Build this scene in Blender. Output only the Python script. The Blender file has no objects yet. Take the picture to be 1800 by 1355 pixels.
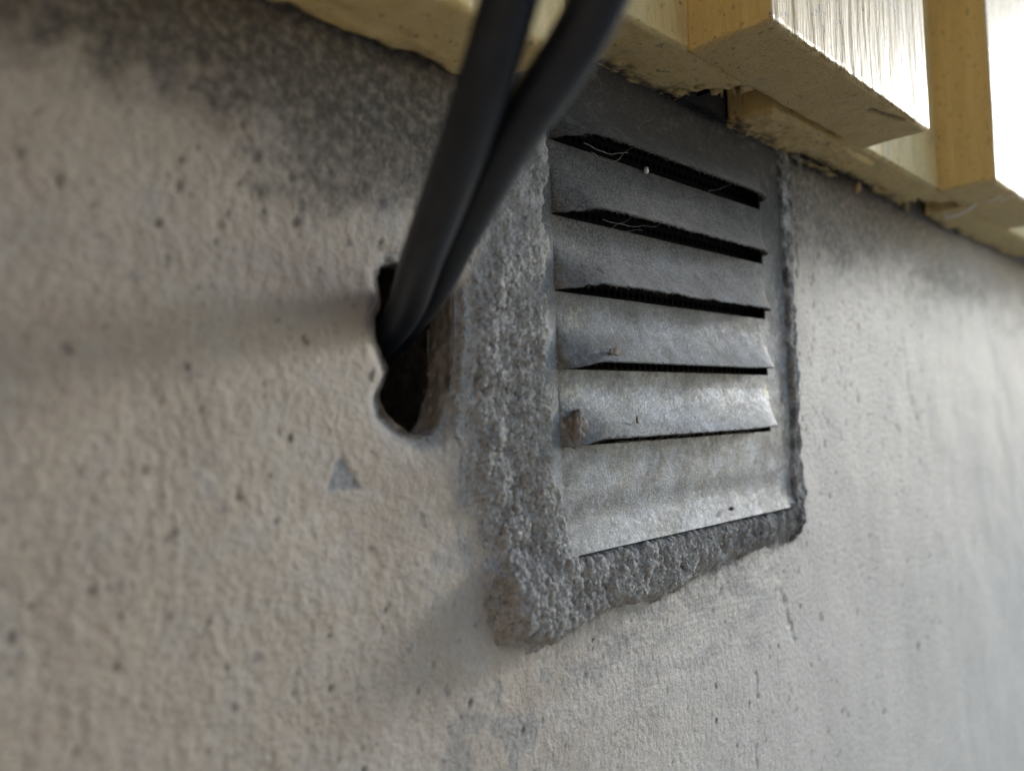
import bpy, math, random
import numpy as np
from mathutils import Vector, Matrix
from mathutils import noise as mnoise

rnd = random.Random(7)
S = 0.01                      # everything below is written in centimetres

# ------------------------------------------------------------------ camera
sc = bpy.context.scene
COL = sc.collection
cam_d = bpy.data.cameras.new('camera')
cam = bpy.data.objects.new('camera', cam_d)
COL.objects.link(cam)
right = Vector((0.70013, -0.71315, -0.03503)).normalized()
fwd = Vector((0.71400, 0.69893, 0.04138))
fwd = (fwd - fwd.dot(right) * right).normalized()
up = right.cross(fwd).normalized()
m = Matrix((right, up, -fwd)).transposed().to_4x4()
m.translation = Vector((0, -19 * S, 0))
cam.matrix_world = m
cam_d.sensor_width = 36
cam_d.lens = 28.14
cam_d.clip_start = 0.005
cam_d.clip_end = 500
cam_d.dof.use_dof = True
cam_d.dof.focus_distance = 31.5 * S
cam_d.dof.aperture_fstop = 6.4
sc.camera = cam

# ------------------------------------------------------------------ light
L = Vector((-4.3, 1.0, -1.12)).normalized()          # the way the light travels
world = bpy.data.worlds.new('World')
sc.world = world
world.use_nodes = True
wn = world.node_tree
sky = wn.nodes.new('ShaderNodeTexSky')
sky.sky_type = 'NISHITA'
sky.sun_disc = False
sky.sun_elevation = math.asin(-L.z)
sky.sun_rotation = math.atan2(-L.x, -L.y)
sky.altitude = 100
sky.air_density = 0.8
sky.dust_density = 0.3
sky.ozone_density = 1.1
bg = wn.nodes['Background']
wn.links.new(sky.outputs[0], bg.inputs[0])
bg.inputs[1].default_value = 0.15
sun_d = bpy.data.lights.new('sun', 'SUN')
sun_d.energy = 0.9
sun_d.angle = math.radians(10)
sun_d.color = (1.0, 0.99, 0.975)
sun = bpy.data.objects.new('sun', sun_d)
sun.rotation_euler = L.to_track_quat('-Z', 'Y').to_euler()
COL.objects.link(sun)
sc.view_settings.view_transform = 'Standard'
sc.view_settings.look = 'None'
sc.view_settings.gamma = 1
sc.view_settings.use_curve_mapping = False
sc.view_settings.exposure = 1.08

# ------------------------------------------------------------------ noise in numpy
def _hash(i, j, s):
    h = (i.astype(np.int64) * 374761393 + j.astype(np.int64) * 668265263 + s * 974711) & 0x7fffffff
    h = ((h ^ (h >> 13)) * 1274126177) & 0x7fffffff
    h = h ^ (h >> 16)
    return (h & 0xffff) / 65535.0

def noise(x, y, s=0):                                 # gradient noise, about -1..1
    xi = np.floor(x); yi = np.floor(y); fx = x - xi; fy = y - yi
    u = fx * fx * fx * (fx * (fx * 6 - 15) + 10); v = fy * fy * fy * (fy * (fy * 6 - 15) + 10)
    def g(a, b):
        t = _hash(xi + a, yi + b, s) * 6.2831853
        return np.cos(t) * (fx - a) + np.sin(t) * (fy - b)
    n0 = g(0, 0) * (1 - u) + g(1, 0) * u
    n1 = g(0, 1) * (1 - u) + g(1, 1) * u
    return (n0 * (1 - v) + n1 * v) * 1.5

def fbm(x, y, s=0, o=4, r=.5):
    t = 0; a = 1.0; f = 1.0
    for k in range(o):
        t = t + a * noise(x * f, y * f, s + k * 17); a *= r; f *= 2.03
    return t

def cell(x, y, s=0):                                  # distance to the nearest feature point
    xi = np.floor(x); yi = np.floor(y); d = np.full(x.shape, 9.)
    for a in (-1, 0, 1):
        for b in (-1, 0, 1):
            px = xi + a + _hash(xi + a, yi + b, s); py = yi + b + _hash(xi + a, yi + b, s + 5)
            d = np.minimum(d, np.hypot(px - x, py - y))
    return d

def sst(a, b, x):
    t = np.clip((x - a) / (b - a), 0, 1)
    return t * t * (3 - 2 * t)

def sdist(poly, X, Z):                                # + inside, - outside
    P = np.array(poly, float); n = len(P)
    d = np.full(X.shape, 1e9); ins = np.zeros(X.shape, bool)
    for k in range(n):
        a = P[k]; b = P[(k + 1) % n]; e = b - a
        wx = X - a[0]; wz = Z - a[1]
        t = np.clip((wx * e[0] + wz * e[1]) / (e @ e), 0, 1)
        d = np.minimum(d, np.hypot(wx - t * e[0], wz - t * e[1]))
        c = ((a[1] > Z) != (b[1] > Z))
        if abs(e[1]) > 1e-9:
            ins ^= c & (X < a[0] + (Z - a[1]) * e[0] / e[1])
    return np.where(ins, d, -d)

# ------------------------------------------------------------------ mesh helpers
def link(name, me, mat, parent=None, smooth=True):
    o = bpy.data.objects.new(name, me)
    COL.objects.link(o)
    if mat: me.materials.append(mat)
    if smooth: me.polygons.foreach_set('use_smooth', [True] * len(me.polygons))
    if parent: o.parent = parent
    return o

def mesh(name, V, F, mat, parent=None, smooth=True, attrs=None):
    me = bpy.data.meshes.new(name)
    V = np.asarray(V, dtype=np.float32) * S
    if isinstance(F, np.ndarray):
        me.vertices.add(len(V)); me.vertices.foreach_set('co', V.ravel())
        nf, k = F.shape
        me.loops.add(nf * k); me.loops.foreach_set('vertex_index', F.ravel().astype(np.int32))
        me.polygons.add(nf); me.polygons.foreach_set('loop_start', np.arange(nf, dtype=np.int32) * k)
        me.update(calc_edges=True); me.validate()
    else:
        me.from_pydata([tuple(v) for v in V.tolist()], [], F); me.update()
    for k, a in (attrs or {}).items():
        at = me.attributes.new(k, 'FLOAT', 'POINT'); at.data.foreach_set('value', np.asarray(a, np.float32).ravel())
    return link(name, me, mat, parent, smooth)

def grid_faces(nr, nc, keep=None):
    i = np.arange(nr - 1)[:, None]; j = np.arange(nc - 1)[None, :]
    a = i * nc + j
    F = np.stack([a, a + 1, a + nc + 1, a + nc], -1)
    return F[keep] if keep is not None else F.reshape(-1, 4)

def compact(V, F, attrs=None):
    used = np.unique(F); mp = np.full(len(V), -1); mp[used] = np.arange(len(used))
    return V[used], mp[F], {k: np.asarray(a).ravel()[used] for k, a in (attrs or {}).items()}

def thing(name, label, cat, loc=(0, 0, 0), group=None):
    o = bpy.data.objects.new(name, None); COL.objects.link(o)
    o.empty_display_size = .02
    o.location = [c * S for c in loc]
    o['label'] = label; o['category'] = cat
    if group: o['group'] = group
    return o

def tag(o, label, cat, group=None):
    o['label'] = label; o['category'] = cat
    if group: o['group'] = group
    return o

def tube_geo(pts, rad, seg=20, sub=8):
    P = [Vector(p) for p in pts]; path = []
    for k in range(len(P) - 1):
        p0 = P[max(k - 1, 0)]; p1 = P[k]; p2 = P[k + 1]; p3 = P[min(k + 2, len(P) - 1)]
        for j in range(sub):
            t = j / sub
            path.append(.5 * (2 * p1 + (p2 - p0) * t + (2 * p0 - 5 * p1 + 4 * p2 - p3) * t * t + (3 * p1 - p0 - 3 * p2 + p3) * t ** 3))
    path.append(P[-1])
    V = []; F = []; n = len(path); u = None
    for k, p in enumerate(path):
        d = (path[min(k + 1, n - 1)] - path[max(k - 1, 0)]).normalized()
        if u is None: u = d.orthogonal().normalized()
        u = (u - d * u.dot(d)).normalized(); w = d.cross(u)
        r = rad(k / (n - 1)) if callable(rad) else rad
        for s in range(seg):
            a = 2 * math.pi * s / seg
            V.append(p + (u * math.cos(a) + w * math.sin(a)) * r)
    for k in range(n - 1):
        for s in range(seg):
            a = k * seg + s; b = k * seg + (s + 1) % seg
            F.append((a, b, b + seg, a + seg))
    F.append(tuple(range(seg))[::-1]); F.append(tuple((n - 1) * seg + s for s in range(seg)))
    return [tuple(v) for v in V], F

def strands(name, lines, mat, parent=None, seg=3, sub=3):     # many hairs in one mesh
    V = []; F = []
    for pts, r0, r1 in lines:
        v, f = tube_geo(pts, lambda t: r0 + (r1 - r0) * t, seg, sub)
        o = len(V); V += v; F += [tuple(i + o for i in q) for q in f]
    return mesh(name, V, F, mat, parent)

# ------------------------------------------------------------------ materials
def material(name):
    mt = bpy.data.materials.new(name); mt.use_nodes = True
    nt = mt.node_tree; b = nt.nodes['Principled BSDF']
    return mt, nt, b

class N:
    def __init__(s, nt):
        s.nt = nt; s.tc = nt.nodes.new('ShaderNodeTexCoord').outputs['Object']
    def new(s, t): return s.nt.nodes.new(t)
    def lk(s, a, b): s.nt.links.new(a, b)
    def noise(s, scale, detail=4, rough=.55, stretch=(1, 1, 1), w=0):
        mp = s.new('ShaderNodeMapping'); mp.inputs['Scale'].default_value = stretch
        mp.inputs['Location'].default_value = (w, w * .7, w * 1.3)
        s.lk(s.tc, mp.inputs[0])
        n = s.new('ShaderNodeTexNoise'); n.inputs['Scale'].default_value = scale
        n.inputs['Detail'].default_value = detail; n.inputs['Roughness'].default_value = rough
        s.lk(mp.outputs[0], n.inputs['Vector']); return n.outputs[0]
    def ramp(s, x, lo, hi, a=0., b=1.):
        r = s.new('ShaderNodeMapRange'); r.interpolation_type = 'SMOOTHSTEP'
        r.inputs[1].default_value = lo; r.inputs[2].default_value = hi
        r.inputs[3].default_value = a; r.inputs[4].default_value = b
        s.lk(x, r.inputs[0]); return r.outputs[0]
    def mix(s, f, a, b):
        mx = s.new('ShaderNodeMix'); mx.data_type = 'RGBA'
        for v, k in ((f, 0), (a, 6), (b, 7)):
            if isinstance(v, (int, float)): mx.inputs[k].default_value = v
            elif isinstance(v, tuple): mx.inputs[k].default_value = (*v, 1)
            else: s.lk(v, mx.inputs[k])
        return mx.outputs[2]
    def math(s, op, a, b=0.):
        mm = s.new('ShaderNodeMath'); mm.operation = op
        for v, k in ((a, 0), (b, 1)):
            if isinstance(v, (int, float)): mm.inputs[k].default_value = v
            else: s.lk(v, mm.inputs[k])
        return mm.outputs[0]
    def attr(s, name):
        a = s.new('ShaderNodeAttribute'); a.attribute_name = name; return a.outputs['Fac']
    def bump(s, h, dist, strength=1., prev=None):
        b = s.new('ShaderNodeBump'); b.inputs['Distance'].default_value = dist; b.inputs['Strength'].default_value = strength
        s.lk(h, b.inputs['Height'])
        if prev is not None: s.lk(prev, b.inputs['Normal'])
        return b.outputs[0]

def mat_wall():
    mt, nt, b = material('painted_render'); n = N(nt)
    big = n.noise(9, 4, .6); mid = n.noise(60, 5, .6); fine = n.noise(700, 4, .65)
    base = n.mix(n.ramp(big, .35, .65), (.40, .335, .265), (.45, .39, .315))
    base = n.mix(n.ramp(mid, .45, .75, 0, .55), base, (.40, .385, .355))
    base = n.mix(n.ramp(n.noise(420, 3, .5, w=3), .60, .70, 0, .5), base, (.27, .24, .21))
    base = n.mix(n.ramp(n.noise(130, 3, .5, w=9), .66, .71, 0, .6), base, (.20, .19, .18))
    base = n.mix(n.math('MULTIPLY', n.attr('painted_light'), .92), base, n.mix(n.ramp(fine, .3, .7), (.60, .555, .495), (.76, .725, .67)))  # brighter light to the right is painted into the wall colour
    base = n.mix(n.attr('bare'), base, n.mix(n.ramp(fine, .35, .65), (.20, .205, .20), (.33, .335, .335)))
    g = n.math('MULTIPLY', n.attr('grime_shade'), n.ramp(n.noise(300, 4, .7, w=5), .25, .6, .45, 1.0))
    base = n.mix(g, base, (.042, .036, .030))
    n.lk(base, b.inputs['Base Color'])
    b.inputs['Roughness'].default_value = .6
    b.inputs['Specular IOR Level'].default_value = .35
    p = n.bump(n.noise(380, 5, .65), .0016, .8)
    p = n.bump(n.noise(1100, 4, .7), .0007, .8, p)
    n.lk(p, b.inputs['Normal'])
    return mt

def mat_mortar():
    mt, nt, b = material('cement_mortar'); n = N(nt)
    a = n.noise(120, 5, .65); f = n.noise(900, 4, .7)
    base = n.mix(n.ramp(a, .3, .7), (.40, .385, .355), (.60, .585, .555))
    base = n.mix(n.ramp(n.noise(650, 3, .6, w=51), .56, .66, 0, .75), base, (.13, .12, .11))
    base = n.mix(n.ramp(n.noise(850, 3, .6, w=57), .58, .68, 0, .6), base, (.74, .72, .68))
    base = n.mix(n.ramp(f, .35, .7), n.mix(.5, base, (.26, .25, .235)), base)
    base = n.mix(n.math('MULTIPLY', n.attr('grime_shade'), n.ramp(n.noise(250, 4, .7, w=2), .3, .6, .4, 1)), base, (.045, .043, .042))
    base = n.mix(n.math('MULTIPLY', n.attr('smear'), n.ramp(n.noise(160, 4, .7, stretch=(1, 1, .25), w=4), .35, .65, .1, .9)), base, (.47, .45, .38))
    n.lk(base, b.inputs['Base Color']); b.inputs['Roughness'].default_value = .9
    b.inputs['Specular IOR Level'].default_value = .3
    vo = n.new('ShaderNodeTexVoronoi'); vo.feature = 'SMOOTH_F1'; vo.inputs['Scale'].default_value = 650; n.lk(n.tc, vo.inputs['Vector'])
    p = n.bump(n.math('SUBTRACT', 1, vo.outputs['Distance']), .0011, 1.)
    p = n.bump(n.noise(600, 5, .75), .0010, 1., p)
    p = n.bump(n.noise(1500, 3, .7), .0006, .7, p)
    n.lk(p, b.inputs['Normal'])
    return mt

def mat_zinc():
    mt, nt, b = material('galvanised_steel'); n = N(nt)
    sep = n.new('ShaderNodeSeparateXYZ'); n.lk(n.tc, sep.inputs[0])
    a = n.noise(70, 5, .65); f = n.noise(420, 5, .7); st = n.noise(330, 4, .7, stretch=(1, 1, .5), w=3)
    base = n.mix(n.ramp(a, .35, .62), (.17, .175, .172), (.29, .305, .32))
    base = n.mix(n.ramp(f, .52, .74, 0, .75), base, (.52, .54, .57))
    base = n.mix(n.ramp(st, .54, .72, 0, .7), base, (.17, .165, .15))
    base = n.mix(n.ramp(n.noise(35, 4, .6, w=8), .48, .66, 0, .65), base, (.27, .27, .235))
    base = n.mix(n.ramp(n.noise(1300, 4, .75, w=21), .50, .64, 0, .45), base, (.56, .56, .54))
    base = n.mix(n.ramp(n.noise(1700, 4, .75, w=27), .50, .62, 0, .75), base, (.09, .085, .075))
    base = n.mix(n.math('MULTIPLY', n.attr('oxide'), n.ramp(n.noise(380, 5, .75, w=41), .42, .7, 0, .7)), base, (.56, .59, .64))
    base = n.mix(n.math('MULTIPLY', n.attr('bloom'), n.ramp(n.noise(500, 5, .75, w=43), .35, .6)), base, (.62, .60, .45))
    base = n.mix(n.math('MULTIPLY', n.attr('grime_shade'), n.ramp(n.noise(420, 5, .75, w=45), .3, .6)), base, (.085, .075, .06))
    # patchy mould and dust on the upper louvres, plus painted shade towards the top
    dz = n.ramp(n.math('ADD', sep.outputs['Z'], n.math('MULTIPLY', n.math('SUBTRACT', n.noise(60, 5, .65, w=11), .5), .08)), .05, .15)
    dust = n.math('MULTIPLY', dz, n.ramp(n.noise(500, 4, .7, w=6), .2, .6, .55, .97))  # dust together with the shade painted towards the top
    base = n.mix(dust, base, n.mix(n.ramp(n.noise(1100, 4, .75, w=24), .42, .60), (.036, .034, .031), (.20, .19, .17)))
    soot_shade = n.ramp(n.math('ADD', sep.outputs['Z'], n.math('MULTIPLY', n.math('SUBTRACT', n.noise(110, 5, .7, w=31), .5), .06)), .108, .165)
    base = n.mix(n.math('MULTIPLY', soot_shade, .8), base, (.022, .021, .023))
    base = n.mix(n.ramp(n.noise(150, 5, .7, w=33), .52, .68, 0, .55), base, (.12, .115, .095))
    base = n.mix(n.ramp(n.noise(230, 4, .6, w=14), .645, .70, 0, .7), base, (.08, .07, .06))
    n.lk(base, b.inputs['Base Color'])
    n.lk(n.math('MULTIPLY', n.math('SUBTRACT', 1, dz), .4), b.inputs['Metallic'])
    n.lk(n.math('ADD', n.ramp(f, .3, .7, .50, .70), n.math('MULTIPLY', dz, .3)), b.inputs['Roughness'])
    p = n.bump(n.noise(420, 5, .7), .0004, .6)
    p = n.bump(n.noise(1400, 3, .6, w=2), .0003, .5, p)
    n.lk(p, b.inputs['Normal'])
    return mt

def mat_wood(name, c1, c2, gloss, grime_shade=.3, coat=0.):
    mt, nt, b = material(name); n = N(nt)
    geo = n.new('ShaderNodeNewGeometry')
    g1 = n.noise(90, 5, .6, stretch=(1, 1, .12)); g2 = n.noise(420, 4, .6, stretch=(1, 1, .10), w=3)
    base = n.mix(n.ramp(g1, .3, .7), c1, c2)
    base = n.mix(n.ramp(n.noise(260, 4, .7, w=7), .58, .68, 0, .75), base, (.10, .085, .06))
    base = n.mix(n.ramp(n.noise(50, 5, .7, w=5), .50, .75, 0, grime_shade), base, (.22, .20, .17))
    base = n.mix(n.math('MULTIPLY', n.attr('dusty'), n.ramp(n.noise(1000, 4, .75, w=17), .45, .62, 0, .5)), base, (.72, .60, .36))
    base = n.mix(n.math('MULTIPLY', n.attr('dusty'), n.ramp(n.noise(700, 4, .75, w=19), .55, .68, 0, .6)), base, (.26, .21, .12))
    base = n.mix(n.math('MULTIPLY', n.attr('grime_shade'), n.ramp(n.noise(300, 4, .7, w=12), .3, .55, .5, 1)), base, (.035, .032, .032))
    n.lk(base, b.inputs['Base Color'])
    r = n.math('ADD', n.ramp(g2, .3, .7, gloss - .08, gloss + .08), n.math('MULTIPLY', n.attr('dusty'), .4))
    n.lk(r, b.inputs['Roughness'])
    b.inputs['Specular IOR Level'].default_value = .55
    p = n.bump(g2, .0011, .7); p = n.bump(n.noise(170, 3, .5, stretch=(1, 1, .16), w=1), .0015, .5, p)
    q = n.bump(n.noise(900, 5, .75, stretch=(1, .4, 1), w=8), .0018, 1.)
    mv = n.new('ShaderNodeMix'); mv.data_type = 'VECTOR'
    n.lk(n.attr('dusty'), mv.inputs[0]); n.lk(p, mv.inputs[4]); n.lk(q, mv.inputs[5])
    n.lk(mv.outputs[1], b.inputs['Normal'])
    return mt

def mat_simple(name, col, rough, spec=.5, scale=300, var=.3, bump=.0005, metal=0):
    mt, nt, b = material(name); n = N(nt)
    f = n.noise(scale, 4, .65)
    d = tuple(c * (1 - var) for c in col); e = tuple(min(1, c * (1 + var)) for c in col)
    n.lk(n.mix(n.ramp(f, .3, .7), d, e), b.inputs['Base Color'])
    b.inputs['Roughness'].default_value = rough; b.inputs['Specular IOR Level'].default_value = spec
    b.inputs['Metallic'].default_value = metal
    if bump: n.lk(n.bump(f, bump, .7), b.inputs['Normal'])
    return mt

M_WALL = mat_wall(); M_MORTAR = mat_mortar(); M_ZINC = mat_zinc()
M_FRONT = mat_wood('ochre_paint_gloss', (.56, .40, .15), (.63, .47, .20), .40, .25)
M_BACK = mat_wood('ochre_paint_dusty', (.64, .46, .17), (.72, .56, .26), .5, .35)
M_HOLE = mat_simple('dusty_hole_lining', (.24, .215, .19), .95, .2, 200, .35, .0015)
M_DUCT = mat_simple('sooty_duct', (.015, .014, .014), .95, .2)
M_SCREEN = mat_simple('black_insect_screen', (.016, .015, .014), .8, .2)
M_RUBBER = mat_simple('black_cable_rubber', (.007, .009, .014), .42, .38, 110, .5, .00025)
M_WEB = mat_simple('dusty_web', (.24, .23, .21), .9, .2)
M_GREYDUST = mat_simple('grey_dust', (.14, .13, .12), .95, .2, 600, .4, .001)
M_MUD = mat_simple('dried_mud', (.20, .17, .145), .9, .2, 260, .35, .0015)
M_DARKLINT = mat_simple('dark_lint', (.035, .033, .033), .95, .1)
M_STRAW = mat_simple('yellow_wood_fibre', (.44, .36, .22), .8, .2)
M_WHITE = mat_simple('white_fibre', (.75, .72, .68), .6, .4, 500, .1)
M_BROWN = mat_simple('brown_scrap', (.36, .25, .14), .8, .3)
M_BLOCKER = mat_simple('blocker_render', (.36, .30, .245), .8, .3, 20, .1, .002)  # for the added light blockers outside the frame
M_GROUND = mat_simple('gravel_soil', (.50, .47, .42), .95, .2, 20, .4, .01)

# ------------------------------------------------------------------ ground
g = mesh('ground', [(-6000, -6000, -60), (6000, -6000, -60), (6000, 6000, -60), (-6000, 6000, -60)], [(0, 1, 2, 3)], M_GROUND, smooth=False)
g['kind'] = 'structure'

# unseen block added left of the frame to dim the left side
rw = mesh('left_light_blocker', [(x, y, z) for x in (-320, -16) for y in (-79, 5) for z in (-60, 260)], [(0, 1, 3, 2), (4, 6, 7, 5), (0, 4, 5, 1), (1, 5, 7, 3), (2, 3, 7, 6)], M_BLOCKER, smooth=False)
rw['kind'] = 'structure'
# unseen wall added opposite it, cuts the sky light on the left
sw = mesh('front_light_blocker', [(x, y, z) for x in (-320, 10) for y in (-92, -80) for z in (-60, 260)], [(0, 1, 3, 2), (4, 6, 7, 5), (0, 4, 5, 1), (1, 5, 7, 3), (2, 3, 7, 6)], M_BLOCKER, smooth=False)
sw['kind'] = 'structure'
pr = mesh('top_light_blocker', [(x, y, z) for x in (-320, -2) for y in (-100, -7) for z in (100, 106)], [(0, 1, 3, 2), (4, 6, 7, 5), (0, 4, 5, 1), (1, 5, 7, 3), (2, 3, 7, 6), (0, 2, 6, 4)], M_BLOCKER, smooth=False)  # unseen slab added overhead, darkens the left end
pr['kind'] = 'structure'

# ------------------------------------------------------------------ rendered wall
HOLE = [(14.04, 4.4), (14.45, 4.85), (15.5, 4.95), (16.51, 4.66), (17.0, 3.99), (17.0, 2.6), (16.9, 1.5), (16.57, .35), (16.1, -.4),
        (15.39, -.5), (14.75, -.2), (14.2, .25), (13.95, .75), (14.3, 1.45), (14.22, 1.75), (13.95, 2.35), (13.89, 3.05), (14.1, 3.6)]
wall = thing('rendered_wall', 'weathered beige rendered wall with a dark cable hole, under the yellow boards', 'wall', (15, 0, -60))

def axis(segs):
    out = []
    for a, b, d0, d1 in segs:
        x = a
        while x < b - 1e-6:
            out.append(x); x += d0 + (d1 - d0) * (x - a) / (b - a)
    out.append(segs[-1][1]); return np.array(out)

def mortar_fields(X, Z):
    wob = .22 * noise(X * .9, Z * .9, 31) + .12 * noise(X * 2.7, Z * 2.7, 32)
    do = sdist(MORTAR_OUT, X, Z) + wob
    di = sdist(MORTAR_IN, X, Z) + .30 * (1 - sst(21.8, 23, X)) * fbm(X * .8, Z * .6, 41, 3) + .08 * noise(X * 1.6, Z * 1.6, 43) + .06 * noise(X * 5, Z * 5, 42)
    return do, di
MORTAR_OUT = [(19.6, 15), (19.0, 9.5), (18.45, 7.78), (17.78, 5.73), (17.25, 4.36), (17.0, 2.52), (16.75, -.18), (17.16, -2.55), (17.9, -4.3),
              (17.8, -6.2), (18.5, -7.4), (19.9, -7.95), (21.88, -7.5), (24.2, -7.3), (26.41, -7.6), (31.16, -7.2), (37, -6.7), (39.7, -6.9), (40.8, -6.2), (40.9, -5.14),
              (40.6, -2.43), (40.6, 3.57), (40.8, 9.72), (41.1, 15)]
MORTAR_IN = [(21.3, 15.2), (21.2, 8.76), (21.0, 6.6), (20.85, 2.64), (20.85, -.29), (21.0, -2.26), (21.55, -3.9), (22.1, -4.95), (29.52, -4.95), (38.0, -4.95),
             (38.9, -4.6), (39.3, .56), (39.2, 6.45), (39.1, 11.5), (39.0, 15.2)]

def wall_height(X, Z):
    """outward relief of the render in cm"""
    left = 1 - sst(20, 45, X)
    amp = (.5 + .5 * left) * (1 - .55 * sst(45, 85, X))
    h = .12 * fbm(X * .12, Z * .12, 1, 3)
    f1 = 1 - sst(38, 62, X); f2 = 1 - sst(55, 95, X)
    h += amp * .010 * fbm(X * 1.3, Z * 1.1, 5, 2, .55)
    h += amp * .018 * fbm(X * 2.9, Z * 2.4, 6, 2, .6) * f2
    h += amp * .017 * (np.abs(noise(X * 4.1, Z * 3.5, 8)) * f2 + .6 * np.abs(noise(X * 8.3, Z * 7.1, 9)) * f1)
    gr_ = .6 + .9 * sst(13, 20, X)
    h += gr_ * (.011 * noise(X * 6.5, Z * 6.5, 12) + .010 * np.abs(noise(X * 9, Z * 9, 13)) + .009 * noise(X * 13, Z * 13, 14)) * f1
    # brush drags under the vent, running along the mortar
    h += .022 * noise(X * .7 + Z * .25, Z * 7, 22) * sst(-13, -8, Z) * sst(20, 24, X) * (1 - sst(34, 44, X)) * (Z < -6)
    return h

def spots(X, Z, lst, field, depth=None, h=None):
    xs = X[0]; zs = Z[:, 0]
    for (x, z, rx, rz, v) in lst:
        j0, j1 = np.searchsorted(xs, (x - rx * 2, x + rx * 2)); i0, i1 = np.searchsorted(zs, (z - rz * 2, z + rz * 2))
        if j1 <= j0 or i1 <= i0: continue
        sx = X[i0:i1, j0:j1]; sz = Z[i0:i1, j0:j1]
        d = np.hypot((sx - x) / rx, (sz - z) / rz) + .55 * noise(sx * .8 / rx, sz * .8 / rz, int(x * 10) % 97)
        k = (1 - sst(.45, 1.15, d)) * v
        field[i0:i1, j0:j1] = np.maximum(field[i0:i1, j0:j1], k)
        if h is not None: h[i0:i1, j0:j1] -= depth * k

xs = axis([(-300, -20, 20, 8), (-20, 1, 2, .5), (1, 12, .08, .06), (12, 42, .07, .075), (42, 100, .08, .3), (100, 130, .4, 4), (130, 500, 5, 40)])
zs = axis([(-60, -34, 4, .5), (-34, -12, .16, .085), (-12, 15, .075, .075), (15, 20, .2, 1), (20, 60, 3, 10)])
X, Z = np.meshgrid(xs, zs)
H = wall_height(X, Z)
grime_shade = np.zeros_like(X); bare = np.zeros_like(X)
# mould patches below the boards, with the boards' shade painted in
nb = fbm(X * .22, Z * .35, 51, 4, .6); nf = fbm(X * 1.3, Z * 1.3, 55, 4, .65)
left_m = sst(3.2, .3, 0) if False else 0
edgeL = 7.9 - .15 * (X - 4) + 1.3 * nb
grime_shade = np.maximum(grime_shade, .88 * sst(-1.2, 2.2, Z - edgeL + .8 * nf) * (X < 22))
grime_shade = np.maximum(grime_shade, .75 * sst(.05, .55, nf - .1) * sst(6.2, 9.2, Z - .2 * nb) * sst(7.5, 11, X) * (X < 22))
grime_shade = np.maximum(grime_shade, .92 * sst(-1.8, 2.6, .9 * nf + 1.3 * nb + (Z - 7.8) * .7) * (X > 38) * (1 - sst(43, 85, X) * .35))
# soot beside the mortar of the vent
do, di = mortar_fields(X, Z)
near = np.exp(-np.clip(-do - .1, 0, 9) / .55)
grime_shade = np.maximum(grime_shade, near * (.2 + .45 * sst(24, 34, X)) * sst(-.4, .4, nf) * (Z > -8.3))
grime_shade = np.maximum(grime_shade, .45 * sst(-.1, .5, nf + .2) * (np.exp(-np.clip(-do, 0, 9) / 1.6)) * (Z < -6.5) * sst(21, 24, X) * (1 - sst(30, 36, X)))
pits = []
for k in range(900):
    x = 3 + rnd.random() ** 1.3 * 60; z = rnd.uniform(-20, 10); r = rnd.uniform(.035, .085) * (1.6 if rnd.random() < .06 else 1) * (1 + x / 90)
    if not (11.6 < x < 13.6 and -3.2 < z < -.4): pits.append((x, z, r, r * rnd.uniform(1, 1.7), rnd.uniform(.3, .9)))
for k in range(95):                                   # mould dots, upper left
    x = rnd.gauss(11.5, 2.6); z = rnd.gauss(7.6, 1.3); r = rnd.uniform(.04, .17)
    pits.append((x, z, r, r * rnd.uniform(.8, 1.4), rnd.uniform(.25, .8)))
for k in range(110):                                   # right of the vent
    x = 41 + rnd.random() ** 1.6 * 16; z = rnd.uniform(-4, 12); r = rnd.uniform(.08, .22)
    pits.append((x, z, r, r * rnd.uniform(.8, 1.5), rnd.uniform(.3, .7)))
pits += [(41.9, 9.0, .22, .5, .85), (42.0, 8.1, .2, .6, .7), (41.8, 7.4, .2, .35, .8), (44.6, 8.6, .3, .25, .8), (50.5, 9.9, .5, .3, .85), (46.5, 8.3, .25, .2, .6),
         (7.25, -.9, .10, .12, .85), (7.6, -1.5, .07, .10, .7), (11.0, -.3, .08, .13, .8), (31.6, -13.6, .13, .18, .9), (22.8, -9.4, .1, .16, .6), (9.2, 5.1, .12, .1, .7), (5.6, 1.9, .12, .12, .6), (17.0, -8.8, .14, .2, .8)]
spots(X, Z, pits, grime_shade, .05, H)
# long gouge and hair cracks
def crack(pts, w, dep, gr):
    global H, grime_shade
    P = np.array(pts); x0, x1 = P[:, 0].min() - 1, P[:, 0].max() + 1; z0, z1 = P[:, 1].min() - 1, P[:, 1].max() + 1
    j0, j1 = np.searchsorted(xs, (x0, x1)); i0, i1 = np.searchsorted(zs, (z0, z1))
    sx = X[i0:i1, j0:j1] + .16 * fbm(X[i0:i1, j0:j1] * 1.6, Z[i0:i1, j0:j1] * 1.6, 71, 3, .6); sz = Z[i0:i1, j0:j1]
    d = np.full(sx.shape, 1e9)
    for a, b in zip(P[:-1], P[1:]):
        e = b - a; t = np.clip(((sx - a[0]) * e[0] + (sz - a[1]) * e[1]) / (e @ e), 0, 1)
        d = np.minimum(d, np.hypot(sx - a[0] - t * e[0], sz - a[1] - t * e[1]))
    k = (1 - sst(w * .4, w, d)) * sst(-.5, .3, fbm(sx * 1.2, sz * .9, 73, 3))
    H[i0:i1, j0:j1] -= dep * k; grime_shade[i0:i1, j0:j1] = np.maximum(grime_shade[i0:i1, j0:j1], gr * k)
crack([(57.4, 5.0), (57.53, 4.0), (57.87, 2.0), (58.52, .44), (59.9, -1.1)], .20, .07, .25)
crack([(35.3, -12.3), (35.1, -14.6), (34.66, -17.5), (34.4, -21)], .09, .06, .12)
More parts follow.
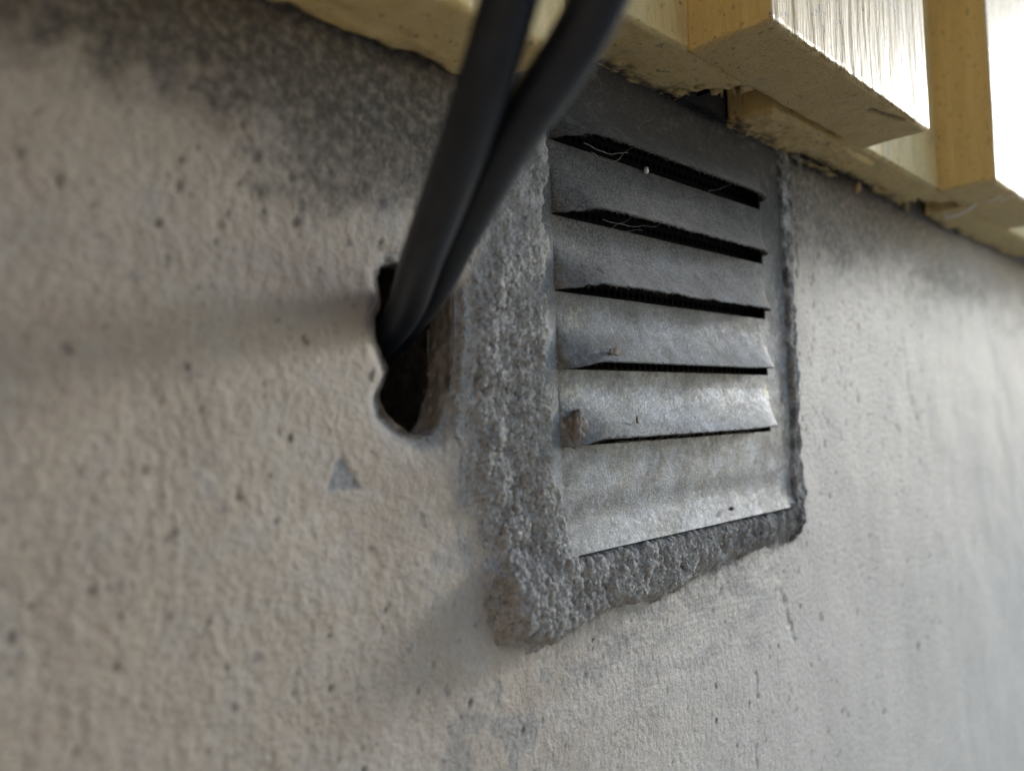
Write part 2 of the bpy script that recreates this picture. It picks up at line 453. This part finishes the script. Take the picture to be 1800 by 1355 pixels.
crack([(38.4, -9.2), (38.7, -10.2), (39.1, -11.0), (39.4, -11.8)], .30, .10, .18)
# chipped spots down to the grey render: the triangle, the hole's rim
tri = sdist([(12.55, -.8), (12.3, -1.2), (11.98, -1.9), (12.6, -1.82), (13.28, -1.86), (12.85, -1.25)], X, Z) + .06 * fbm(X * 4, Z * 4, 61, 3, .7)
t = sst(-.04, .07, tri); bare = np.maximum(bare, t); H -= .045 * t
grime_shade = np.maximum(grime_shade, .35 * np.exp(-(np.clip((Z + 1.85) * .4 + (13.2 - X), 0, 9)) / .25) * t)
dh = sdist(HOLE, X, Z)
lowrim = sst(-.9, -.1, dh + .25 * noise(X * 1.3, Z * 1.3, 63)) * (1 - sst(.1, .9, Z))
bare = np.maximum(bare, .75 * lowrim); bare = np.maximum(bare, .7 * sst(-.28, -.08, dh + .12 * noise(X * 3, Z * 3, 64)))
H -= .13 * sst(-.9, -.05, dh) * (1 - sst(.1, .9, Z)) + .2 * sst(-.5, 0, dh)
bare = np.maximum(bare, .6 * sst(.1, .5, fbm(X * .5, Z * .35, 66, 4, .6) - .15) * sst(15, 17, X) * (1 - sst(20, 24, X)) * (Z < 0))
smear_b = .5 * sst(-.2, .6, fbm(X * .35, Z * .9, 67, 3)) * sst(20, 23, X) * (1 - sst(33, 42, X)) * sst(-14, -8, Z) * (Z < -6)
bare = np.maximum(bare, smear_b)
cut = (dh > .02) | ((X > 20.3) & (X < 38.6) & (Z > -4.2) & (Z < 14.2))
q = cut[:-1, :-1] | cut[1:, :-1] | cut[:-1, 1:] | cut[1:, 1:]
V = np.stack([X, -H, Z], -1).reshape(-1, 3)
V, F, A = compact(V, grid_faces(len(zs), len(xs), ~q), {'grime_shade': grime_shade, 'bare': bare, 'painted_light': np.clip(sst(13, 42, X + 6 * nb - .5 * np.minimum(Z, 0) - 2.2 * np.maximum(Z, 0)) * 1.0 + .25 * nf * .5, 0, 1)})
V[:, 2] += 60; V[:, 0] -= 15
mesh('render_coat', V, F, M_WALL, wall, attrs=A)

# lining of the cable hole
P = np.array(HOLE); n = len(P); ring = []
for k in range(n):
    p0, p1, p2, p3 = P[k - 1], P[k], P[(k + 1) % n], P[(k + 2) % n]
    for j in range(12):
        t = j / 12
        ring.append(.5 * (2 * p1 + (p2 - p0) * t + (2 * p0 - 5 * p1 + 4 * p2 - p3) * t * t + (3 * p1 - p0 - 3 * p2 + p3) * t ** 3))
ring = np.array(ring); cen = np.array([15.5, 2.3]); nr = len(ring); VV = []
prof = [(.16, -.06), (.10, .005), (.04, .01), (-.01, -.03), (-.05, -.1), (-.08, -.2)] + [(-.1 + .02 * math.sin(k), -.2 - .1 * k) for k in range(1, 13)] + [(-.1 + 2.5 * math.sin(.5 * math.pi * k / 12), -1.4 - .9 * (k / 12) ** 2) for k in range(1, 13)] + [(2.4, -2.3 - .5 * k) for k in range(1, 12)]
dirs = ring - cen; dirs /= np.linalg.norm(dirs, axis=1)[:, None]
arc = np.arange(nr)
for k, (off, o) in enumerate(prof):
    amp = min(1, max(0, (k - 3) / 8))
    nn = amp * .2 * fbm(arc * .06 + 5, np.full(nr, k * .16), 81, 4, .6)
    pr = ring + dirs * (off + nn)[:, None] if False else ring + dirs * (off + nn).reshape(-1, 1)
    hh = wall_height(pr[:, 0], pr[:, 1]) - .13 * (1 - sst(.1, .9, pr[:, 1])) - .2 * float(sst(-.5, 0, -off)) if k < 5 else np.zeros(nr)
    VV.append(np.stack([pr[:, 0] - 15, -(o + hh), pr[:, 1] + 60], -1))
VV = np.concatenate(VV); F = []
for k in range(len(prof) - 1):
    for s in range(nr):
        a = k * nr + s; b = k * nr + (s + 1) % nr
        F.append((a, b, b + nr, a + nr))
F.append(tuple((len(prof) - 1) * nr + s for s in range(nr)))
mesh('hole_lining', VV, F, M_HOLE, wall)

# mortar round the vent
PY = .35                                              # how far the vent's plate stands off the wall
xm = axis([(16, 42.2, .05, .05)]); zm = axis([(-8.9, 14.8, .05, .05)])
X, Z = np.meshgrid(xm, zm)
do, di = mortar_fields(X, Z)
bot = 1 - sst(-5.5, -4.2, Z); lef = 1 - sst(20.5, 22.5, X); rig = sst(38.3, 39.3, X)
T = .36 - .10 * lef * (1 - bot) + .34 * bot * (1 - sst(22, 34, X)) + .22 * bot + .26 * rig * (1 - bot)
T += .16 * np.exp(-((X - 19.3) ** 2 + (Z + 6.6) ** 2) / 2.2)
lump = fbm(X * .75, Z * .55, 91, 4, .58)
calm = .35 + .65 * np.clip(bot + lef, 0, 1); calm = calm * (1 - .5 * sst(2, 7, Z))
T = T + calm * .17 * lump
prof_ = sst(0, .65 + .7 * lef * (1 - bot) + .5 * bot * sst(24, 34, X), do) ** .8
wx = X + .25 * fbm(X * 1.1, Z * 1.1, 93, 3); wz = Z + .25 * fbm(X * 1.1, Z * 1.1, 94, 3)
g1 = np.clip(.75 - cell(wx * 2.3, wz * 1.9, 95), -.3, .75); g2 = np.clip(.7 - cell(wx * 6, wz * 5, 96), -.3, .7); g3 = np.clip(.7 - cell(X * 11, Z * 10, 98), -.3, .7)
sel = sst(-.3, .5, fbm(X * .9, Z * .9, 89, 3)); thr = np.clip(bot + lef * .8, 0, 1)
h = T * prof_
G = calm * np.clip(prof_ + .25, 0, 1) * (.20 * g1 * sel * sel + .15 * g2 + .10 * g3 + .05 * fbm(X * 3.2, Z * 2.2, 97, 4, .7))
h -= calm * .22 * sst(.45, .8, fbm(X * 1.3, Z * .6, 103, 3, .6)) * prof_
h += lef * (1 - bot) * .05 * fbm(X * 2.6, Z * .5, 104, 3, .6)
h = np.where(do < 0, -.3, h - .02) + .12 * fbm(X * .12, Z * .12, 1, 3)
# feathered skim over the plate's left flange, rough lip against it elsewhere
inn = sst(-.25, .12, di)
skim = sst(21.35, 20.6, 0) if False else 0
h = h * (1 - inn) + (PY - .28) * inn
up_ = sst(-2.2, -.25, di) * (1 - sst(-.1, .12, di)) * (1 - sst(21.4, 22.0, X)) * sst(-5.7, -5.0, Z)
h = h * (1 - up_) + np.maximum(h, PY + .05 + .04 * lump) * up_
dh = sdist(HOLE, X, Z); h -= 1.2 * sst(-.18, .02, dh)
gr = .7 * sst(-.2, .5, lump + .55 * (Z - 9) / 4) + .75 * rig * sst(-.7, .4, fbm(X * 1.5, Z * 1.2, 107, 3))
gr += .45 * bot * sst(29, 36, X) * sst(-.4, .4, lump + .3)
gr = np.clip(gr, 0, .95)
sm = np.exp(-((X - 20.95) / .42) ** 2) * sst(-4, -2, Z) * (1 - sst(7, 10, Z)) * .9
G = G * (1 - inn); d_ = xm[1] - xm[0]
hz, hx = np.gradient(h, d_); ln_ = np.sqrt(1 + np.minimum(hx ** 2 + hz ** 2, 9)); lim = np.minimum(1, 3 / np.maximum(np.hypot(hx, hz), 1e-6))
X2 = X - hx * lim / ln_ * G; Z2 = Z - hz * lim / ln_ * G; h = h + G / ln_
keep = (do > -.12) & (di < .35) & (dh < .05)
q = keep[:-1, :-1] & keep[1:, :-1] & keep[:-1, 1:] & keep[1:, 1:]
V = np.stack([X2 - 15, -h, Z2 + 60], -1).reshape(-1, 3)
V, F, A = compact(V, grid_faces(len(zm), len(xm), q), {'grime_shade': gr, 'smear': sm})
mo = mesh('mortar_surround', V, F, M_MORTAR, wall, attrs=A)
mo['label'] = 'rough grey cement mortar daubed round the metal vent'

# ------------------------------------------------------------------ louvred vent
vent = thing('louvred_vent', 'square galvanised steel wall vent with five grimy louvres set in mortar', 'vent', (29, 0, -5))
VO = np.array([29, 0, -5.])
SL = [9.97, 7.24, 4.48, 1.70, -1.07]; XL, XR, BH = 21.4, 37.2, 2.12
def plate_y(X, Z):
    o = PY + .02 * fbm(X * .25, Z * .25, 111, 2)
    k = np.clip((-3.75 - Z) / 1.15, 0, 1)
    o = o + .27 * k ** 1.5 - .04 * np.exp(-((Z + 3.5) / .4) ** 2)
    o = o + .04 * sst(38.2, 39.3, X)
    return o
cuts_x = sorted(set([20.5, XL, XR, 39.5]) | set(np.round(np.arange(20.5, 39.5, .16), 3)))
cuts_x = [c for c in cuts_x if all(abs(c - e) > .05 or c == e for e in (XL, XR))]
zc = set(np.round(np.arange(-4.9, 15, .14), 3)); ed = [s for s in SL] + [s + BH for s in SL]
zc = sorted([c for c in zc if all(abs(c - e) > .04 for e in ed)] + ed)
X, Z = np.meshgrid(np.array(cuts_x), np.array(zc))
cx = (X[:-1, :-1] + X[1:, 1:]) / 2; cz = (Z[:-1, :-1] + Z[1:, 1:]) / 2
op = np.zeros(cx.shape, bool)
for s in SL: op |= (cx > XL) & (cx < XR) & (cz > s) & (cz < s + BH)
def metal_attrs(X, Z):
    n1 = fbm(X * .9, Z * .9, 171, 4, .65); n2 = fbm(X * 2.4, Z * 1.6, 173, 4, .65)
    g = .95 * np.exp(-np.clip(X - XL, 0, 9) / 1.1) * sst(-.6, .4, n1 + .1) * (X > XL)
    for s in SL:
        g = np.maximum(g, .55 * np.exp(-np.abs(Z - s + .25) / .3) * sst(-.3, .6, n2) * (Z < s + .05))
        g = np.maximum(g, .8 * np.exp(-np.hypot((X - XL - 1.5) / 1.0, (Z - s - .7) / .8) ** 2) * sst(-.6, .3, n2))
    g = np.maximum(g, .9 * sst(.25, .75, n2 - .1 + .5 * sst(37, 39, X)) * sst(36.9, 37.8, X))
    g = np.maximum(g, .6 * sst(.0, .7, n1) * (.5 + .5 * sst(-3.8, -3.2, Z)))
    b = np.zeros_like(X)
    for s in SL[1:]:
        b = np.maximum(b, np.exp(-np.hypot((X - 36.9) / .45, (Z - s - 2.0) / .45) ** 2) * sst(-.5, .2, n2))
        b = np.maximum(b, .8 * np.exp(-np.hypot((X - XL - .9) / .7, (Z - s - 1.9) / .5) ** 2) * sst(-.4, .3, n2))
    w = sst(.1, .7, fbm(X * .5, Z * .9, 177, 4, .65)) * (1 - sst(0, 3.2, Z)) * .8
    return {'grime_shade': g, 'bloom': b, 'oxide': w}
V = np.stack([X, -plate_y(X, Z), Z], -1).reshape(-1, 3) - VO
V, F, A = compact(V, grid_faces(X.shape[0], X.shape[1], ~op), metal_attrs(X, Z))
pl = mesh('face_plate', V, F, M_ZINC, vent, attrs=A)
def solid(o, t=.08):
    s = o.modifiers.new('thickness', 'SOLIDIFY'); s.thickness = t * S; s.offset = -1
    e = o.modifiers.new('crisp_edges', 'EDGE_SPLIT'); e.split_angle = math.radians(45)
solid(pl)
ux = np.concatenate([XL + 2.4 * np.linspace(0, 1, 22) ** 1.6, np.linspace(XL + 2.6, XR - 4.1, 60), XR - 4.0 * np.linspace(1, 0, 24) ** 1.6])
vz = np.linspace(0, 1, 22)
for bi, s in enumerate(SL):
    U, W = np.meshgrid(ux, vz)
    tl = np.clip((U - XL) / 3.1, 0, 1); tr = np.clip((XR - U) / 3.8, 0, 1)
    e = np.sqrt(1 - (1 - tl) ** 2.1) * np.sqrt(1 - (1 - tr) ** 2.3)
    prot = 1.12 * (W ** 1.5) * e ** (1.25 - .35 * W)
    prot += .015 * fbm(U * .5, W * 2 + bi * 9, 121, 3)
    lipz = s + .26 * sst(0, .5, tl) + .04 * (bi < 3) + .09 * sst(33, 37, U)
    rag = (.05 if bi < 3 else .015) * fbm(U * 2.6, U * 0 + bi * 3.3, 125 + bi, 3, .6) * (U < (34 if bi else 38))
    zz = (s + BH) * (1 - W) + (lipz + rag * W ** 6) * W
    base = plate_y(U, zz)
    Vb = np.stack([U, -(base + prot), zz], -1).reshape(-1, 3) - VO
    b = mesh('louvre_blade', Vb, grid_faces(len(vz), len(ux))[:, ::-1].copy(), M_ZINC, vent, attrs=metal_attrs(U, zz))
    solid(b, .07)
# duct and insect screen behind the slots
def box_open(x0, x1, y0, y1, z0, z1):
    V = [(x, y, z) for x in (x0, x1) for y in (y0, y1) for z in (z0, z1)]
    return np.array(V, float), [(0, 1, 3, 2), (4, 6, 7, 5), (0, 4, 5, 1)[::-1] if False else (2, 3, 7, 6), (0, 2, 6, 4), (1, 5, 7, 3)]
V, F = box_open(20.3, 38.6, -.24, 9, -4.2, 14.2)
mesh('duct_box', V - VO, F, M_DUCT, vent, smooth=False)
V = []; F = []; c = .42
for i in range(int(17.6 / c)):
    for j in range(int(17.9 / c)):
        x = 20.7 + i * c + (c / 2 if j % 2 else 0); z = -3.9 + j * c; o = len(V); yy = .55
        for a in range(8):
            t = math.pi / 4 * a; k = max(abs(math.cos(t)), abs(math.sin(t)))
            V.append((x + c / 2 * math.cos(t) / k, yy, z + c / 2 * math.sin(t) / k))
        for a in range(8):
            t = math.pi / 4 * a; V.append((x + c * .34 * math.cos(t), yy, z + c * .34 * math.sin(t)))
        for a in range(8): F.append((o + a, o + (a + 1) % 8, o + 8 + (a + 1) % 8, o + 8 + a))
scr = mesh('insect_screen', np.array(V) - VO, F, M_SCREEN, vent, smooth=False)
scr['kind'] = 'stuff'
# lint hanging on the louvre lips
ln = []
for bi, s in enumerate(SL):
    for k in range((340, 220, 120, 30, 110)[bi]):
        x = XL + .8 + rnd.random() ** (1.0 if bi == 0 else 1.6) * (XR - XL - 1.6); tl = min(1, (x - XL) / 3.1); tr = min(1, (XR - x) / 3.8)
        e = (1 - (1 - tl) ** 2.2) ** .5 * (1 - (1 - tr) ** 2.4) ** .5
        y = -(PY + 1.08 * e ** 1.15) + rnd.uniform(-.03, .05); z = s + .28 * min(1, tl * 2) + rnd.uniform(-.02, .06)
        l = rnd.uniform(.05, .17); a = rnd.uniform(-1, 1) * l
        ln.append(([(x, y, z), (x + a * .5, y + rnd.uniform(-.06, .04), z - l * .4), (x + a, y + rnd.uniform(-.08, .08), z - l * rnd.uniform(.3, 1))], .012, .004))
ln = [([tuple(np.array(p) - VO) for p in pts], a, b) for pts, a, b in ln]
o = strands('lint_fringe', ln, M_GREYDUST, vent, 3, 2); o['kind'] = 'stuff'

# ------------------------------------------------------------------ timber cladding
clad = thing('timber_cladding', 'yellow ochre painted vertical board cladding overhanging the rendered wall', 'cladding', (30, -3, 13.5))
CO = np.array([30, -3, 13.5])
def board(name, x0, x1, y0, y1, zb, zt, mat, seed, res=.22, back_rough=0., relief=None, dusty_cap=1., grime_fn=None, edge=.1):
    """a board standing on end: cap grid (the sawn bottom end) and sides running up"""
    nx = max(3, int((x1 - x0) / res)); ny = max(3, int((y1 - y0) / (res * .8)))
    gx = np.linspace(0, 1, nx); gy = np.linspace(0, 1, ny)
    GX, GY = np.meshgrid(gx, gy)
    Xc = x0 + (x1 - x0) * GX; Yc = y0 + (y1 - y0) * GY
    dx = np.minimum(GX, 1 - GX) * (x1 - x0); dy = np.minimum(GY, 1 - GY) * (y1 - y0); d = np.minimum(dx, dy)
    zc_ = zb + .05 * fbm(Xc * .5, Yc * .5, seed, 3) + .02 * fbm(Xc * 3, Yc * 1.4, seed + 3, 3, .6)
    zc_ = zc_ + edge * (1 - sst(0, edge * 1.3, d)) ** 2
    if back_rough:
        w = sst(.35, 1, GY)
        zc_ = zc_ + w * back_rough * (.5 * fbm(Xc * .35, Yc * .6, seed + 7, 4, .6))
        Yc = Yc - np.where(GY > .98, 1, 0) * back_rough * np.clip(.5 + .9 * fbm(Xc * .6, Yc * 0, seed + 9, 4, .6), 0, 1.4)
    if relief: zc_ = zc_ + relief(Xc, Yc)
    Yc = Yc + .035 * fbm(Xc * .9, Yc * 0, seed + 11, 4, .65) * (GY < .02)
    V = [np.stack([Xc, Yc, zc_], -1).reshape(-1, 3)]
    F = [tuple(f[::-1]) for f in grid_faces(ny, nx).tolist()]
    per = [(0, j) for j in range(nx)] + [(i, nx - 1) for i in range(1, ny)] + [(ny - 1, j) for j in range(nx - 2, -1, -1)] + [(i, 0) for i in range(ny - 2, 0, -1)]
    idx = [i * nx + j for i, j in per]; base = V[0][idx]
    gr = [grime_fn(Xc, Yc).reshape(-1) if grime_fn else np.zeros(nx * ny)]; du = [np.full(nx * ny, dusty_cap)]
    ring = idx; off = nx * ny; levels = [edge, .25, .6, 1.2, 2.2, 3.5, 5, 7, 10, 15, 25, zt - zb]
    ctr = np.array([(x0 + x1) / 2, (y0 + y1) / 2])
    for k, lv in enumerate(levels):
        p = base.copy(); p[:, 2] = np.where(k < 2, np.maximum(base[:, 2] + lv, zb + lv), zb + lv)
        out = edge * .45
        sx = np.where(np.abs(base[:, 0] - x0) < 1e-6, -1, np.where(np.abs(base[:, 0] - x1) < 1e-6, 1, 0))
        fy = (np.array([i for i, j in per]) == 0)
        p[:, 0] += sx * out; p[:, 1] -= fy * out
        p[:, 1] += fy * .02 * fbm(p[:, 0] * 1.4, p[:, 2] * .15, seed + 21, 3, .6)
        V.append(p); n_ = len(idx); new = list(range(off, off + n_))
        for s in range(n_): F.append((ring[s], ring[(s + 1) % n_], new[(s + 1) % n_], new[s]))
        ring = new; off += n_
        gr.append(np.zeros(n_)); du.append(np.full(n_, .0))
    V = np.concatenate(V) - CO
    return mesh(name, V, F, mat, clad, attrs={'grime_shade': np.concatenate(gr), 'dusty': np.concatenate(du)})

def mould(x0=24, x1=60, strength=1.):
    def f(Xc, Yc):
        w = sst(-1.4, -.1, Yc + .55 * fbm(Xc * .5, Yc * .8, 141, 4, .6))
        return np.clip(w * sst(-.35, .25, fbm(Xc * .9, Yc * 1.3, 145, 4, .65)) * strength, 0, 1)
    return f
def knot(Xc, Yc):
    d = np.abs((Yc + 6.05) + .22 * (Xc - 39) ) ; return .35 * np.exp(-(d / .12) ** 2) * (np.abs(Xc - 38.8) < 1.3)
def knot_g(Xc, Yc):
    d = np.abs((Yc + 6.05) + .22 * (Xc - 39)); return np.clip(np.exp(-(d / .14) ** 2) * (np.abs(Xc - 38.8) < 1.4) * .9, 0, 1)
def chew(Xc, Yc):                                     # rotten edge at the cavity
    e = np.hypot((Xc - 32.4) / 2.9, (Yc + .5) / 2.4) + .38 * fbm(Xc * 1.7, Yc * 1.9, 151, 4, .65)
    return 2.2 * (1 - sst(.75, 1.0, e))
def chew2(Xc, Yc):
    e = np.hypot((Xc - 59.8) / 2.6, (Yc + 1.3) / 1.1) + .35 * fbm(Xc * .6, Yc * 1.2, 153, 3)
    f = np.hypot((Xc - 50.5) / 2.2, (Yc + .0) / .7) + .4 * fbm(Xc * .8, Yc * 1.2, 155, 3)
    return 2.0 * (1 - sst(.8, 1.0, e)) + 1.2 * (1 - sst(.8, 1.0, f))
# front boards (16.7 wide) over gaps, and the boards behind them
board('front_board', 26.2, 42.9, -6.6, -3.3, 13.5, 90, M_FRONT, 201, .14, relief=knot, grime_fn=knot_g)
board('front_board', 55.8, 72.4, -6.5, -3.2, 13.5, 90, M_FRONT, 203, .2)
board('front_board', 85.4, 102, -6.6, -3.3, 13.6, 90, M_FRONT, 205, .3)
board('front_board', -3.4, 13.3, -6.6, -3.35, 11.25, 90, M_FRONT, 207, .25)
for k in range(1, 10): board('front_board', 85.4 + 29.6 * k, 102 + 29.6 * k, -6.6, -3.3, 13.5, 90, M_FRONT, 230 + k, 1.0)
for k in range(1, 5): board('front_board', -3.4 - 29.6 * k, 13.2 - 29.6 * k, -6.6, -3.3, 11.3, 90, M_FRONT, 250 + k, 1.0)
board('back_board', 19.2, 31.6, -3.28, -.05, 13.62, 90, M_BACK, 211, .13, back_rough=.35, relief=chew, grime_fn=mould())
board('back_board', 41.0, 59.4, -3.28, -.05, 13.66, 90, M_BACK, 213, .16, back_rough=.6, relief=chew2, grime_fn=mould(strength=.8))
board('back_board', 62.7, 88.8, -3.15, -.05, 13.7, 90, M_BACK, 215, .3, back_rough=.6, grime_fn=mould(strength=.5))
board('back_board', -40, 18.9, -3.3, -.05, 11.25, 90, M_BACK, 217, .2, back_rough=.45, dusty_cap=.4)
for k in range(0, 10): board('back_board', 100.6 + 29.6 * k, 118.4 + 29.6 * k, -3.28, -.05, 13.6, 90, M_BACK, 270 + k, 1.0)
def sandy(Xc, Yc): return .10 * fbm(Xc * 1.1, Yc * 1.1, 161, 4, .65) + .045 * np.abs(fbm(Xc * 5, Yc * 4, 163, 3, .7))
le = board('packing_lath', 34.3, 46.6, -2.7, -.02, 13.5, 60, M_BACK, 219, .1, back_rough=.5, relief=sandy, grime_fn=mould(strength=.9))
le['label'] = 'sandy textured packing piece behind the front board'
board('backing_board', 34.5, 57, -3.2, -2.2, 16.2, 60, M_BACK, 221, .3)

# ragged fibres on the sawn edges
fb = []
def fringe(x0, x1, y, z, n, l0, l1, dy=0.):
    for k in range(n):
        x = rnd.uniform(x0, x1); l = rnd.uniform(l0, l1)
        a = rnd.uniform(-.6, .6) * l; b_ = rnd.uniform(-.5, .5) * l + dy * l
        p = np.array([x, y + rnd.uniform(-.05, .05), z + .06]) - CO
        fb.append(([tuple(p), tuple(p + [a * .4, b_ * .5, -l * .5]), tuple(p + [a, b_, -l * .9])], .016, .004))
fringe(26.2, 41, -6.65, 13.55, 420, .05, .28)
fringe(44, 59, -3.3, 13.7, 260, .04, .14)
fringe(60, 72, -6.5, 13.55, 60, .05, .2)
fringe(22, 33, -.35, 13.7, 160, .05, .25)
fringe(46, 66, -.2, 13.7, 160, .05, .3)
o = strands('wood_fibres', fb, M_STRAW, clad, 3, 2); o['kind'] = 'stuff'

# ------------------------------------------------------------------ the two cables
def cable(name, pts, label):
    v, f = tube_geo(pts, .54, 32, 12)
    o = mesh(name, np.array(v) - np.array(pts[2]), f, M_RUBBER)
    o.location = [c * S for c in pts[2]]
    tag(o, label, 'cable', 'black cables entering the hole in the wall')
cable('cable', [(15.9, 5.5, 1.2), (15.35, 2.3, 2.35), (14.45, -.55, 3.25), (12.75, -3.6, 4.25), (11.1, -7.1, 5.85), (10.1, -9.4, 7.5), (9.4, -11.2, 9.8), (9.1, -12.2, 13.5), (9.1, -12.6, 22), (9.2, -12.6, 70)],
      'left black cable of the pair, its whole length in view down into the hole')
cable('cable', [(16.6, 5.5, 1.6), (16.1, 2.3, 2.7), (15.35, -.6, 3.8), (13.72, -4.0, 4.9), (12.12, -7.35, 5.9), (11.29, -10.4, 7.35), (10.7, -12.2, 9.5), (10.6, -13.2, 13.5), (10.6, -13.6, 22), (10.7, -13.6, 70)],
      'right black cable of the pair, passing behind the left one above the hole')

# ------------------------------------------------------------------ small things
def blob(name, c, r, seed, mat, label, cat, squash=(1, 1, 1), amp=.35, ring=28, dent=None):
    V = []; F = []; n2 = ring // 2
    for i in range(n2 + 1):
        th = math.pi * i / n2
        for j in range(ring):
            ph = 2 * math.pi * j / ring
            d = np.array([math.sin(th) * math.cos(ph), math.sin(th) * math.sin(ph), math.cos(th)])
            q_ = Vector(d)
            k = 1 + amp * (1.6 * mnoise.noise(q_ * 1.5 + Vector((seed, 0, 0))) + .8 * mnoise.noise(q_ * 3.4 + Vector((0, seed, 0))) + .5 * mnoise.noise(q_ * 7 + Vector((0, 0, seed))))
            if dent is not None:
                k -= .45 * math.exp(-((d - np.array(dent) / np.linalg.norm(dent)) ** 2).sum() / .05)
            V.append(d * r * k * np.array(squash))
    for i in range(n2):
        for j in range(ring):
            a = i * ring + j; b = i * ring + (j + 1) % ring
            F.append((a, a + ring, b + ring, b))
    o = mesh(name, V, F, mat); o.location = [q * S for q in c]
    return tag(o, label, cat)
blob('mud_clump', (21.95, -.64, -.42), .50, 3, M_MUD, 'brown lump of dried mud on the left end of the lowest louvre', 'mud', (1.0, .7, 1.25), .24, 60, dent=(.1, -.95, -.15))
blob('mud_flake', (23.6, -1.25, 2.3), .22, 11, M_MUD, 'thin brown flake stuck on the fourth louvre from the top', 'flake', (1.4, .18, .7), .35, 24)
blob('mud_fleck', (24.9, -1.18, -.2), .09, 12, M_MUD, 'tiny pale brown fleck on the middle of the lowest louvre', 'fleck', (.8, .4, 1.6), .35, 16)
blob('white_speck', (27.2, -.5, 9.95), .11, 13, M_WHITE, 'tiny white speck hanging in the topmost slot of the vent', 'speck', (.8, 1, 1.2), .3, 16)
blob('soil_crumb', (32.4, -.72, -4.35), .1, 15, M_GREYDUST, 'dark crumb on the bottom flange of the vent', 'crumb', (1.5, 1, .8), .4, 16)

def web(name, lines, label, mat=M_WEB, cat='cobweb'):
    c = np.array(lines[0][0][0])
    o = strands(name, [([tuple(np.array(p) - c) for p in pts], a * .75, b * .75) for pts, a, b in lines], mat, None, 5, 4)
    o.location = [q * S for q in c]; return tag(o, label, cat)
def squiggle(a, b, n, j, sag=.2):
    a = np.array(a, float); b = np.array(b, float)
    return [tuple(a + (b - a) * t + np.array([rnd.uniform(-j, j), rnd.uniform(-j, j), rnd.uniform(-j, j) - sag * math.sin(math.pi * t)])) for t in [k / n for k in range(n + 1)]]
web('cobweb', [(squiggle((22.7, -.9, 9.95), (25.2, -1.1, 10.1), 7, .05, .15), .018, .012), (squiggle((24.6, -.7, 9.7), (25.4, -1.25, 10.35), 5, .05, 0), .014, .01),
               (squiggle((23.4, -.7, 9.8), (24.4, -.6, 9.7), 4, .05, .05), .012, .01)], 'dusty cobweb threads at the left end of the topmost slot')
web('cobweb', [(squiggle((23.7, -.8, 7.3), (26.8, -1.2, 7.45), 8, .05, .1), .016, .010), (squiggle((24.3, -.6, 7.0), (25.0, -1.1, 7.5), 4, .04, 0), .013, .01),
               (squiggle((25.1, -.5, 7.1), (26.0, -1.0, 7.2), 4, .04, 0), .012, .01)], 'cobweb threads stretched in the second slot from the top')
web('cobweb', [(squiggle((32.0, -.5, 9.9), (32.8, -1.2, 10.2), 4, .04, 0), .014, .01)],
    'tiny cobweb strand towards the right end of the topmost slot')
web('cobweb', [(squiggle((22.8, -.95, 5.1), (24.6, -1.3, 4.75), 8, .07, .05), .03, .015), (squiggle((23.2, -1.0, 5.5), (23.9, -1.2, 4.7), 5, .08, .0), .03, .015)],
    'matted grey web on the left end of the third louvre')
web('cobweb', [(squiggle((24 + 1.7 * k, -.75, -1.05), (25.6 + 1.7 * k, -1.15, -.85), 5, .06, .03), .014, .008) for k in range(6)],
    'fine brown web threads strung along the lowest slot', M_MUD)
web('cobweb', [(squiggle((25.8, -.6, 11.1), (27.6, -.75, 12.2), 6, .05, .0), .010, .006)],
    'single web thread crossing the dark top plate of the vent')
hg = [(squiggle((41.3, -.6, 13.7), (41.75, -.5, 12.6), 5, .05, 0), .09, .04), (squiggle((40.7, -.5, 13.45), (41.5, -.55, 13.2), 4, .06, 0), .05, .05), (squiggle((42.5, -.5, 13.6), (41.6, -.55, 13.15), 4, .06, 0), .05, .05),
      (squiggle((41.75, -.5, 12.7), (41.8, -.45, 9.0), 8, .02, 0), .02, .008)]
web('hanging_dust', hg, 'ragged grey dust tuft hanging from the boards right above the vent corner', M_WEB, 'dust tuft')
web('dark_lint', [(squiggle((41 + rnd.uniform(0, 7), -.5, 13.75), (42 + rnd.uniform(0, 7), -.9 - rnd.random() * .5, 13.35), 5, .13, .05), .03, .012) for k in range(70)],
    'tangle of black lint under the boards right of the vent', M_DARKLINT, 'lint')
web('dark_lint', [(squiggle((28 + rnd.uniform(0, 6), -.35, 13.7), (29 + rnd.uniform(0, 6), -.7 - rnd.random() * .4, 13.35), 5, .1, .05), .022, .01) for k in range(50)],
    'black lint along the broken board edge over the vent', M_DARKLINT, 'lint')
web('white_fibre', [([(61.6, -2.0, 13.1), (61.4, -2.7, 13.05), (60.9, -3.6, 13.15), (60.3, -4.3, 13.35)], .17, .08), ([(61.6, -2.0, 13.1), (61.9, -2.1, 13.2), (62.2, -2.5, 13.2)], .06, .01),
                    ([(61.6, -2.0, 13.1), (61.2, -2.2, 13.3), (60.9, -2.6, 13.3)], .06, .01)], 'pale loose fibre hanging under the second front board', M_WHITE, 'fibre')
web('curled_fibre', [([(60.3, -5.0, 13.35), (60.2, -5.7, 13.5), (60.0, -6.4, 13.65), (60.8, -6.7, 13.5), (61.6, -6.6, 13.25)], .09, .05), ([(61.0, -5.6, 13.3), (60.7, -6.0, 13.45), (60.9, -6.6, 13.5)], .06, .03)],
    'curled white fibre at the lower corner of the second front board', M_WHITE, 'fibre')
blob('brown_scrap', (48.6, -.9, 13.1), .3, 17, M_BROWN, 'small orange brown scrap caught under the boards right of the vent', 'scrap', (.5, .5, 1.2), .6, 18)
